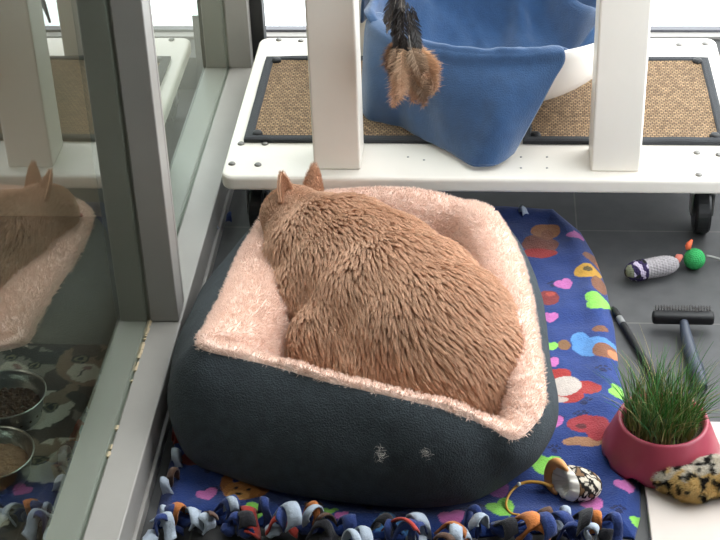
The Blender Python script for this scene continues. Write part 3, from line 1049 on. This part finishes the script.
# ------------------------------------------------------------------ the cat
def cat():
    t = thing('cat', 'fat tan shorthair cat curled asleep in the fleece-lined bed, head on the rim', 'cat', (-.16, 1.9, .06))
    bm = bmesh.new()
    # spine from shoulders to rump as overlapping volumes (centre by sight line and height, radius)
    SP = [((318, 240), .128, .084), ((340, 258), .132, .108), ((368, 282), .136, .122), ((398, 308), .138, .128), ((428, 335), .136, .125), ((447, 358), .125, .108), ((460, 374), .112, .090)]
    for (q, z, r) in SP:
        c = at(*q, z)
        ellipsoid(bm, c, (r*1.04, r*1.02, r*.86))
    # flank and forelegs folded on the near left side
    for q, z, r in (((297, 268), .110, (.062, .080, .065)), ((304, 303), .100, (.068, .080, .068)), ((326, 300), .115, (.085, .09, .08)), ((352, 345), .108, (.095, .085, .080)), ((400, 372), .108, (.10, .075, .08)), ((450, 388), .108, (.08, .065, .07))):
        ellipsoid(bm, at(*q, z), r)
    # neck and head, turned to the far left
    hc = at(292, 213, .150)
    nd = Vector((-.80, .52, -.30)).normalized()               # where the nose points
    up = Vector((.05, .10, 1)); up = (up-nd*up.dot(nd)).normalized()
    lf = up.cross(nd)
    rot = Matrix((nd, lf, up)).transposed()
    ellipsoid(bm, at(306, 230, .135), (.066, .066, .060))
    ellipsoid(bm, hc, (.052, .054, .045), rot)
    ellipsoid(bm, Vector(hc)+nd*.034-up*.012, (.024, .026, .019), rot)           # muzzle
    for s in (-1, 1):
        ellipsoid(bm, Vector(hc)+nd*.012+lf*s*.032-up*.012, (.024, .018, .022), rot)   # cheeks
    # folded hind foot and tail along the right side
    ellipsoid(bm, at(470, 394, .09), (.06, .05, .045))
    tail = catmull([at(472, 392, .085), at(484, 360, .085), at(478, 320, .085), at(460, 285, .09)], 6, False)
    for i, c in enumerate(tail):
        ellipsoid(bm, c, (.026-.0006*i,)*3, None, 12)
    me = remeshed(bm, .0065, 20)
    for v in me.vertices:
        v.co.z = max(v.co.z, .0605)
    body = link('body', me, M['skin'], t)
    # ears: cupped triangles
    def ear(base, tip, width, facing):
        base, tip, facing = Vector(base), Vector(tip), Vector(facing).normalized()
        ax = (tip-base); ln = ax.length; ax.normalize()
        sdv = ax.cross(facing).normalized(); fc = sdv.cross(ax)
        N, K = 12, 11
        V = np.zeros((N, K, 3))
        for i in range(N):
            tt = i/(N-1)
            w = width*(1-tt**1.5)**.75+.0012
            for j in range(K):
                a = (j/(K-1)-.5)*2
                p = base+ax*(ln*tt*(1-.06*a*a))+sdv*a*w-fc*(w*.75*(1-a*a))*(1-.25*tt)
                V[i, j] = p
        e = grid_mesh('ear', V, M['earpink'], t)
        solid(e, .0028, 0)
        s_ = e.modifiers.new('s', 'SUBSURF'); s_.levels = s_.render_levels = 1
        return e, V
    e1, v1 = ear(at(291, 202, .186), at(282, 171, .222), .0185, (.75, -.60, .35))
    e2, v2 = ear(at(312, 195, .158), at(314, 163, .202), .018, (-.35, .85, .1))
    # closed eyes, nose
    bm = bmesh.new()
    ellipsoid(bm, Vector(hc)+nd*.060-up*.008, (.004, .006, .0035), rot, 12)
    obj('nose', bm, mat('cat_nose', srgb(176, 104, 98), .5), t)
    for s in (-1, 1):
        bm = bmesh.new()
        c = Vector(hc)+nd*.040+lf*s*.024+up*.010
        tube(bm, [c+lf*s*k*.004+up*(.0012*abs(k))*-1+nd*(-.0012*abs(k)+.002) for k in (-2, -1, 0, 1, 2)], .001, 6)
        obj('closed_eye', bm, M['black'], t)
    # fur
    p, N = sample_mesh(me, 170000)
    spine = np.array([at(*q, z) for q, z, r in SP])
    head = np.array(hc)
    path = np.vstack([head+np.array(nd)*.05, head, spine])
    pc = catmull(path, 8, False)
    pt = np.gradient(pc, axis=0); pt /= np.linalg.norm(pt, axis=1, keepdims=True)
    d2 = ((p[:, None, :2]-pc[None, :, :2])**2).sum(-1)
    w = np.exp(-d2/(.05**2)); w /= w.sum(1, keepdims=True)+1e-12
    near = d2.argmin(1)
    tan = w @ pt
    lat = p-pc[near]; lat[:, 2] = 0
    tan /= np.linalg.norm(tan, axis=1, keepdims=True)+1e-9
    flow = tan+lat*5.5+np.array([0, 0, -.35])
    # swirl the coat a little
    sw = np.stack([vnoise(p, 9, 2.), vnoise(p, 9, 6.), vnoise(p, 9, 11.)], 1)
    flow = flow+.75*sw
    flow -= N*(flow*N).sum(1, keepdims=True)
    flow /= np.linalg.norm(flow, axis=1, keepdims=True)+1e-9
    dh = np.linalg.norm(p-head, axis=1)
    hf = np.clip((dh-.05)/.07, 0, 1)
    # ridges: the coat parts in short creases across the flow
    across = np.cross(N, flow)
    s1 = (p*flow).sum(1); 
    rid = np.array([noise.noise((a[0]*70, a[1]*70, a[2]*70)) for a in (p+across*0)])
    length = (.009+.013*hf)*rng.uniform(.75, 1.15, len(p))
    nc = 17000
    ci = rng.choice(len(p), nc, replace=False)
    kd = kdtree.KDTree(nc)
    for i, k in enumerate(ci):
        kd.insert(p[k], i)
    kd.balance()
    own = np.array([kd.find(q)[1] for q in p])
    lift = .30+.22*rng.random(nc)
    tipdir = flow*np.cos(lift[own])[:, None]+N*np.sin(lift[own])[:, None]
    tip = p+tipdir*length[:, None]
    cidx = ci[own]
    ctip = p[cidx]+(flow[cidx]*np.cos(lift[own])[:, None]+N[cidx]*np.sin(lift[own])[:, None])*(length[cidx]*1.25)[:, None]
    K = 5
    clump = .55*hf+.15
    P = np.zeros((len(p), K, 3))
    for i in range(K):
        s = i/(K-1)
        q = p-N*.001+tipdir*length[:, None]*s
        q = q+(ctip-tip)*(clump*s**1.4)[:, None]
        q = q+N*(.0022*math.sin(s*PI))-N*(.0035*s*s)
        P[:, i] = q
    P[:, 1:] += rng.normal(0, .00035, P[:, 1:].shape)
    f = hairs('fur', p, P, .00032, M['fur'], body)
    f['kind'] = 'stuff'
    # short velvet on the backs of the ears
    for e in (e1, e2):
        q, n_ = sample_mesh(e.data, 1500)
        up_ = np.array([-.1, .0, 1.])
        for sgn in (1, -1):
            dd = n_*sgn*.35+up_*.8; dd /= np.linalg.norm(dd, axis=1, keepdims=True)
            h = np.stack([q+n_*sgn*.001, q+n_*sgn*.0018+dd*.0025, q+n_*sgn*.002+dd*.005], 1)
            if sgn == 1:
                H1 = h
        ef = hairs('ear_fur', q, np.concatenate([H1, h]), .0002, M['fur'], e)
        ef['kind'] = 'stuff'
    return t
cat()

# ------------------------------------------------------------------ white board at the lower right
o = obj('white_board', rounded_slab(.226, .482, 1.15, 1.862, 0, .009, .012, .002), M['board'], None, False)
tag(o, 'white flat board on the floor at the corner by the pink bowl', 'board')

# ------------------------------------------------------------------ pink bowl of cat grass
PC = np.array([.252, 1.786, .014])
pot = thing('grass_bowl', 'pink plastic pet bowl planted with green cat grass, at the blanket edge', 'planter', tuple(PC))
n = 96
bm = bmesh.new()
prof_o = [(.083, 0), (.0825, .006), (.078, .022), (.071, .040), (.066, .052), (.064, .0565), (.0625, .060)]
prof_i = [(.0590, .060), (.0565, .0565), (.0560, .050), (.053, .032), (.048, .030)]
rings = []
for k, (r, z) in enumerate(prof_o+prof_i):
    ring = []
    for j in range(n):
        a = 2*PI*j/n
        zz = z
        if k == 0:
            zz = .009*max(0, math.cos(a*9))**1.0
        if k == 1:
            zz = .006+.007*max(0, math.cos(a*9))
        ring.append(bm.verts.new((PC[0]+r*math.cos(a), PC[1]+r*math.sin(a), PC[2]+zz)))
    rings.append(ring)
under = [bm.verts.new((PC[0]+.078*math.cos(2*PI*j/n), PC[1]+.078*math.sin(2*PI*j/n), PC[2]+.012)) for j in range(n)]
for a, b in zip([under]+rings, rings):
    for j in range(n):
        bm.faces.new((a[j], a[(j+1) % n], b[(j+1) % n], b[j]))
bm.faces.new(rings[-1]); bm.faces.new(under[::-1])
o = obj('bowl', bm, M['pink'], pot)
bm = bmesh.new()
lathe(bm, [(.0555, .046), (.04, .049), (.02, .050), (0, .050)], PC, 40)
for v in bm.verts:
    v.co.z += .0015*noise.noise(v.co*160)
obj('soil', bm, M['soil'], pot)
bm = bmesh.new()
cols = []
for k in range(760):
    r = .050*math.sqrt(random.random()); a = random.uniform(0, 2*PI)
    b0 = Vector((PC[0]+r*math.cos(a), PC[1]+r*math.sin(a), PC[2]+.047))
    short = random.random() < .25
    ln = random.uniform(.035, .06) if short else random.uniform(.06, .115)
    out = Vector((math.cos(a), math.sin(a), 0))*r/.05
    lean = out*random.uniform(.05, .75)+Vector((random.gauss(.12, .32), random.gauss(.10, .30), 0))
    wd = random.uniform(.0008, .0014)
    sv = Vector((math.cos(random.uniform(0, 6.3)), math.sin(random.uniform(0, 6.3)), 0))
    N = 7
    prev = None
    dry = random.random() < .16
    ct, cb = ((150, 138, 92), (170, 158, 110)) if dry else ((random.uniform(48, 92), random.uniform(92, 128), random.uniform(44, 62)), (150, 152, 96))
    for i in range(N):
        t = i/(N-1)
        p = b0+Vector((0, 0, ln*t*(1-.22*t*lean.length)))+lean*ln*t*t*.8
        w = wd*(1-t*.9)
        c = [x*(1-min(1, t*2.6))+y*min(1, t*2.6) for x, y in zip(cb, ct)]
        u, v = bm.verts.new(p-sv*w), bm.verts.new(p+sv*w)
        cols += [srgb(*c)[:3]]*2
        if prev:
            bm.faces.new((prev[0], prev[1], v, u))
        prev = (u, v)
o = obj('grass', bm, M['grass'], pot, False)
o['kind'] = 'stuff'
paint(o, np.array(cols), 'tint')

# ------------------------------------------------------------------ plush toys
def spotted_toy():
    c = np.array([.318, 1.742, .009])
    t = thing('plush_toy', 'cream and black furry toy lying on the white board by the pink bowl', 'cat toy', tuple(c))
    bm = bmesh.new()
    for q, z, r in (((650, 473), .020, (.022, .014, .012)), ((672, 479), .026, (.026, .018, .018)), ((695, 484), .030, (.034, .024, .023)), ((716, 476), .034, (.036, .026, .026)), ((735, 474), .03, (.03, .024, .022))):
        ellipsoid(bm, at(q[0], q[1], z), r)
    me = remeshed(bm, .004, 4)
    b = link('body', me, M['toyskin'], t)
    def colour(P):
        a = vnoise(P, 75, 3.); a2 = vnoise(P, 150, 8.); w = vnoise(P, 55, 14.)
        C = np.tile(np.array(srgb(226, 196, 134)[:3]), (len(P), 1))
        C[w+(P[:, 1]-1.706)*22+(P[:, 2]-.03)*12 > .0] = srgb(222, 214, 200)[:3]
        C[(a+.6*a2 > .20)] = srgb(44, 40, 38)[:3]
        return C
    co = np.array([v.co[:] for v in me.vertices])
    paint(b, colour(co))
    p, N = sample_mesh(me, 22000)
    d = N*.55+np.array([-.4, -.15, .05])+.6*np.stack([vnoise(p, 60, 1.), vnoise(p, 60, 4.), vnoise(p, 60, 7.)], 1)+rng.normal(0, .2, p.shape)
    d /= np.linalg.norm(d, axis=1, keepdims=True)
    L = rng.uniform(.005, .009, len(p))[:, None]
    H = np.stack([p-N*.0005, p+d*L*.55, p+d*L-N*L*.2], 1)
    f = hairs('fur', p, H, .00028, M['toyfur'], b, colour(p)*rng.uniform(.85, 1.1, (len(p), 1)))
    f['kind'] = 'stuff'
spotted_toy()

def leopard_toy():
    c = at(575, 486, .02)
    t = thing('shell_toy', 'spotted plush cat toy with orange rim and golden cord lying on the blanket', 'cat toy', (c[0], c[1], .012))
    # rounded body, cut open towards the left
    a0, a1 = np.array(at(568, 484, .030)), np.array(at(603, 487, .024))
    ax = (a1-a0); ln = np.linalg.norm(ax); ax /= ln
    up = np.array([0, 0, 1.]); sd = np.cross(up, ax); sd /= np.linalg.norm(sd); up = np.cross(ax, sd)
    nu, nv = 80, 60
    V = np.zeros((nu, nv, 3)); 
    for i in range(nu):
        for j in range(nv):
            th = 2*PI*i/nu; s = j/(nv-1)
            r = .0235*math.sqrt(max(0, 1-(s*.98)**2.6))*(1+.06*math.sin(3*th))+.0006
            shift = (-.012*math.cos(th)+.004*math.sin(th))*(1-s)
            V[i, j] = a0+ax*(ln*s*.95+shift)+sd*math.cos(th)*r*1.1+up*math.sin(th)*r
    V[:, :, 2] = np.maximum(V[:, :, 2], .014)
    b = grid_mesh('body', V, M['leopard'], t, True)
    P = V.reshape(-1, 3)
    f = vnoise(P, 110, 2.); g = vnoise(P, 110, 9.)
    C = np.tile(np.array(srgb(206, 196, 180)[:3]), (len(P), 1))
    C[np.abs(f) < .16] = srgb(24, 22, 22)[:3]
    C[(g > .10)] = srgb(34, 30, 28)[:3]
    C[(g > .34)] = srgb(120, 92, 66)[:3]
    paint(b, C)
    # white lining and orange rim round the mouth
    m = V[:, 0]
    cm = m.mean(0)
    L0 = np.stack([m-ax*.0005, cm+(m-cm)*.92-ax*.008, cm+(m-cm)*.74-ax*.011, cm+(m-cm)*.55-ax*.006, cm+(m-cm)*.3+ax*.004, cm+(m-cm)*.02+ax*.006], 1)
    for i in range(nu):
        L0[i, 1:4] += up*.002*math.sin(i*.9)
    grid_mesh('mouth_lining', L0, M['whitelip'], t, True)
    bm = bmesh.new()
    arc = [cm+(m[i % nu]-cm)*1.06-ax*.009 for i in range(-21, 21)]
    tube(bm, arc, [.002+.0065*math.sin(PI*i/41)**.7 for i in range(42)], 10)
    obj('rim', bm, M['orangerim'], t)
    tail = catmull([at(552, 487, .022), at(542, 483, .024), at(528, 482, .024), at(517, 486, .022), at(509, 495, .019), at(506, 505, .017), at(511, 513, .016), at(521, 515, .016)], 8, False)
    bm = bmesh.new()
    tube(bm, tail, [.0026-.0012*i/(len(tail)-1) for i in range(len(tail))], 8)
    obj('cord', bm, M['goldcord'], t)
    bm = bmesh.new()
    ellipsoid(bm, at(519, 484, .027), (.003,)*3, None, 12)
    obj('bead', bm, M['bead'], t)
leopard_toy()

def crochet_toy():
    t = thing('crochet_toy', 'crocheted grey mouse toy tied to a green ball on the tile floor', 'cat toy', tuple(at(655, 275, 0)))
    a, b = at(636, 271, .020), at(678, 263, .019)
    ax = (b-a); ln = np.linalg.norm(ax); ax /= ln
    sd = np.cross([0, 0, 1.], ax); sd /= np.linalg.norm(sd); up = np.cross(ax, sd)
    def stitched(name, s0, s1, rf, material, rows, per):
        nu, nv = per*6, rows*6
        V = np.zeros((nu, nv, 3))
        for i in range(nu):
            for j in range(nv):
                th = 2*PI*i/nu; s = j/(nv-1)
                r = rf(s)
                sh = (int(s*rows) % 2)*.5
                r += .0011*(abs(math.sin(PI*s*rows)))*abs(math.cos(per/2*th+sh*PI))*min(1, r/.006)
                V[i, j] = a+ax*(s0+(s1-s0)*s)+sd*math.cos(th)*r+up*math.sin(th)*r
        V[:, :, 2] = np.maximum(V[:, :, 2], .001)
        return grid_mesh(name, V, material, t, True), V
    stitched('body', .004, ln, lambda s: .0165*max(0, 1-max(0, (s-.62)/.40)**2)**.5*(.92+.08*math.sin(PI*s)), M['greyyarn'], 14, 20)
    hd, V = stitched('head', -.020, .016, lambda s: .0172*math.sqrt(max(1e-4, 1-((.72-s)/.72)**2)) if s < .72 else .0172, M['headyarn'], 8, 20)
    P = V.reshape(-1, 3)
    g = vnoise(P, 95, 3.); h = vnoise(P, 95, 12.)
    C = np.tile(np.array(srgb(46, 36, 70)[:3]), (len(P), 1))
    C[g > .12] = srgb(176, 164, 186)[:3]
    C[h > .22] = srgb(30, 30, 32)[:3]
    s_ = (P-a) @ ax
    C[(s_ < -.010) & (g > -.1)] = srgb(120, 124, 104)[:3]
    paint(hd, C)
    bm = bmesh.new()
    tube(bm, [at(676, 262, .02), at(679, 257, .024), at(682, 256, .024)], [.006, .0065, .003], 10)
    obj('tie', bm, M['pinkyarn'], t)
    # the ball
    c = at(694.5, 259, .018); r = .0172
    nu, nv = 120, 90
    V = np.zeros((nu, nv, 3))
    for i in range(nu):
        for j in range(nv):
            th = 2*PI*i/nu; ph = PI*(j+.2)/(nv-.6); row = int(ph/PI*16)
            rr = r+.0011*abs(math.sin(ph*16))*abs(math.cos(th*max(3, int(13*math.sin(ph)))+row*.8))
            V[i, j] = c[0]+rr*math.sin(ph)*math.cos(th), c[1]+rr*math.sin(ph)*math.sin(th), c[2]+rr*math.cos(ph)
    o = grid_mesh('ball', V, M['ball'], t, True)
    o['label'] = 'green crocheted ball'
    bm = bmesh.new()
    tube(bm, [at(688, 249, .034), at(689, 244, .040), at(692, 240, .044)], [.0045, .005, .002], 8)
    tube(bm, [at(688, 249, .034), at(686, 245, .038)], [.004, .002], 8)
    obj('tuft', bm, M['orangeyarn'], t)
    bm = bmesh.new()
    tube(bm, [at(706, 256, .016), at(712, 257, .010), at(722, 260, .005), at(740, 262, .004), at(765, 270, .004)], .0026, 8)
    obj('cord', bm, M['cordgrey'], t)
crochet_toy()

# ------------------------------------------------------------------ grooming rake
def rake():
    t = thing('grooming_rake', 'black grooming rake with a row of pins lying on the tile floor', 'grooming brush', tuple(at(685, 330, 0)))
    a, b = at(652, 317, .022), at(714, 318, .022)
    ax = b-a; ax /= np.linalg.norm(ax)
    bm = bmesh.new()
    L = np.linalg.norm(b-a)
    box(bm, 0, L, -.010, .010, -.009, .009, .005, 3)
    mat_ = Matrix(((ax[0], -ax[1], 0, a[0]), (ax[1], ax[0], 0, a[1]), (0, 0, 1, a[2]), (0, 0, 0, 1)))
    bmesh.ops.transform(bm, matrix=mat_, verts=bm.verts)
    obj('head', bm, M['black'], t)
    for k in range(20):
        p = a+ax*(.006+(L-.012)*k/19)
        bm = bmesh.new()
        tube(bm, [p+np.array([0, .006, .006]), p+np.array([.0004*random.gauss(0, 1), .014, .014])], [.0011, .0006], 6)
        obj('pin', bm, M['black'], t)
    hp = []
    for k in range(260):                       # loose hair caught in the pins
        p = a+ax*random.uniform(.004, L-.004)+np.array([0, random.uniform(.004, .014), random.uniform(.008, .014)])
        d = rng.normal(0, 1, 3)*np.array([1, .6, .4]); d /= np.linalg.norm(d)
        hp.append([p, p+d*.004+np.array([0, 0, .001]), p+d*.007])
    o = hairs('caught_hair', None, np.array(hp), .00022, mat('grey_hair', srgb(90, 86, 84), .8), t)
    o['kind'] = 'stuff'
    path = catmull([at(684, 322, .020), at(686, 335, .016), at(690, 350, .014), at(695, 366, .014), at(700, 380, .014), at(702, 388, .012)], 6, False)
    bm = bmesh.new()
    n = len(path)
    tube(bm, path, [.0065+.004*math.sin(PI*min(1, i/(n-1)*1.05))+(.002 if i > n*.55 else 0) for i in range(n)], 14)
    obj('handle', bm, M['bluegrip'], t)
rake()

def wand():
    a, b = at(613, 308, .006), at(662, 388, .006)
    t = thing('black_wand', 'slim black wand with a grey band lying between blanket and rake', 'wand', tuple(at(636, 345, 0)))
    P = [a+(b-a)*s for s in np.linspace(0, 1, 24)]
    bm = bmesh.new()
    tube(bm, P[:4], [.0035, .0056, .0058, .0055], 12)
    obj('tip', bm, M['black'], t)
    bm = bmesh.new()
    tube(bm, P[3:6], [.0056, .0058, .0056], 12)
    obj('band', bm, M['greyband'], t)
    bm = bmesh.new()
    tube(bm, P[5:], [.0058]*18+[.004], 12)
    obj('shaft', bm, M['black'], t)
wand()

# ------------------------------------------------------------------ indoors, behind the left pane
def cat_mat():
    nu, nv = 220, 260
    x0, x1, y0, y1 = -1.25, -.585, 1.25, 2.035
    X, Y = np.meshgrid(np.linspace(x0, x1, nu), np.linspace(y0, y1, nv), indexing='ij')
    P = np.stack([X, Y, X*0+.004], -1)
    o = grid_mesh('feeding_mat', P, M['catmat'])
    px, py = X.ravel(), Y.ravel()
    Q = P.reshape(-1, 3)
    wob = vnoise(Q, 30, 2.)*.006; w2 = vnoise(Q, 90, 5.)*.004
    col = np.tile(np.array(srgb(64, 52, 46)[:3]), (len(Q), 1))
    col *= (1+.5*vnoise(Q, 18, 7.))[:, None]
    def ell(cx, cy, rx, ry, c, rot=0):
        a = math.radians(rot)
        dx, dy = px-cx+wob+w2, py-cy+wob-w2
        u = dx*math.cos(a)+dy*math.sin(a); v = -dx*math.sin(a)+dy*math.cos(a)
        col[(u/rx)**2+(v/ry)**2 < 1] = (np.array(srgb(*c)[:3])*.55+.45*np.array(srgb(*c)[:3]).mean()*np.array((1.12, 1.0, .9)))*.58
    coats = [((206, 192, 172), (120, 92, 70)), ((168, 122, 84), (112, 72, 46)), ((150, 140, 132), (70, 62, 58)), ((222, 214, 204), (168, 132, 96)), ((120, 84, 62), (60, 44, 38)), ((60, 56, 56), (36, 34, 36))]
    k = 0
    for iy in range(7):
        for ix in range(6):
            cx = x0+.06+ix*.115+(iy % 2)*.05; cy = y1-.055-iy*.115
            base, dk = coats[(k*5+iy) % 6]; k += 1
            r = random.uniform(.052, .062); rot = random.uniform(-25, 25)
            c, s = math.cos(math.radians(rot)), math.sin(math.radians(rot))
            def e2(dx, dy, rx, ry, cc, rr=0):
                ell(cx+(dx*c-dy*s)*r, cy+(dx*s+dy*c)*r, rx*r, ry*r, cc, rot+rr)
            e2(-.72, .72, .26, .5, dk, 25); e2(.72, .72, .26, .5, dk, -25)
            e2(0, 0, 1.0, .86, base)
            e2(-.5, .45, .42, .3, dk); e2(.5, .45, .42, .3, dk)
            e2(0, .55, .12, .34, dk)
            e2(0, -.35, .46, .36, (214, 200, 186))
            for sg in (-1, 1):
                e2(sg*.42, .1, .2, .2, (26, 22, 20)); e2(sg*.42, .1, .15, .15, (150, 136, 92)); e2(sg*.42, .1, .08, .1, (12, 12, 12))
            e2(0, -.18, .13, .09, (176, 110, 100)); e2(0, -.42, .04, .16, (70, 50, 44))
    paint(o, np.clip(col, 0, 1))
    solid(o, .003, -1)
    tag(o, 'mat printed with cat faces seen through the glass under two steel bowls', 'mat')
cat_mat()
def steel_bowl(px, py, r, h, label, food):
    c = at(px, py, h+.005); c[2] = .0055
    bm = bmesh.new()
    lathe(bm, [(0, 0), (r*.72, 0), (r*.80, .003), (r*.93, h*.85), (r, h), (r*1.01, h+.002), (r*.985, h+.0035), (r*.955, h), (r*.90, h*.85), (r*.76, .006), (0, .005)], c, 64)
    o = obj('food_bowl', bm, M['steel'])
    tag(o, label, 'bowl', 'steel food bowls on the printed mat')
    return c
rb = .052
c1 = steel_bowl(6, 395, .060, .042, 'steel food bowl of dark kibble on the cat-face mat, the farther one', None)
c2 = steel_bowl(-8, 454, .060, .042, 'steel food bowl of pale food on the cat-face mat, the nearer one', None)
bm = bmesh.new()
for k in range(420):
    r = .048*math.sqrt(random.random()); a = random.uniform(0, 2*PI)
    z = .016+.008*(1-(r/.048)**2)+random.uniform(-.002, .003)
    ellipsoid(bm, (c1[0]+r*math.cos(a), c1[1]+r*math.sin(a), c1[2]+z), (.0045, .0042, .003), Matrix.Rotation(random.uniform(0, 3), 3, 'X'), 8)
o = obj('dry_kibble', bm, M['kibble'])
tag(o, 'dark brown dry kibble filling the farther steel bowl', 'cat food', None, 'stuff')
bm = bmesh.new()
lathe(bm, [(.0495, .020), (.04, .0255), (.02, .0275), (0, .0265)], c2, 48)
bmesh.ops.subdivide_edges(bm, edges=bm.edges, cuts=2, use_grid_fill=True)
for v in bm.verts:
    v.co.z += .003*noise.noise(v.co*110)
o = obj('wet_food', bm, M['wetfood'])
tag(o, 'pale brown food filling the nearer steel bowl', 'cat food', None, 'stuff')
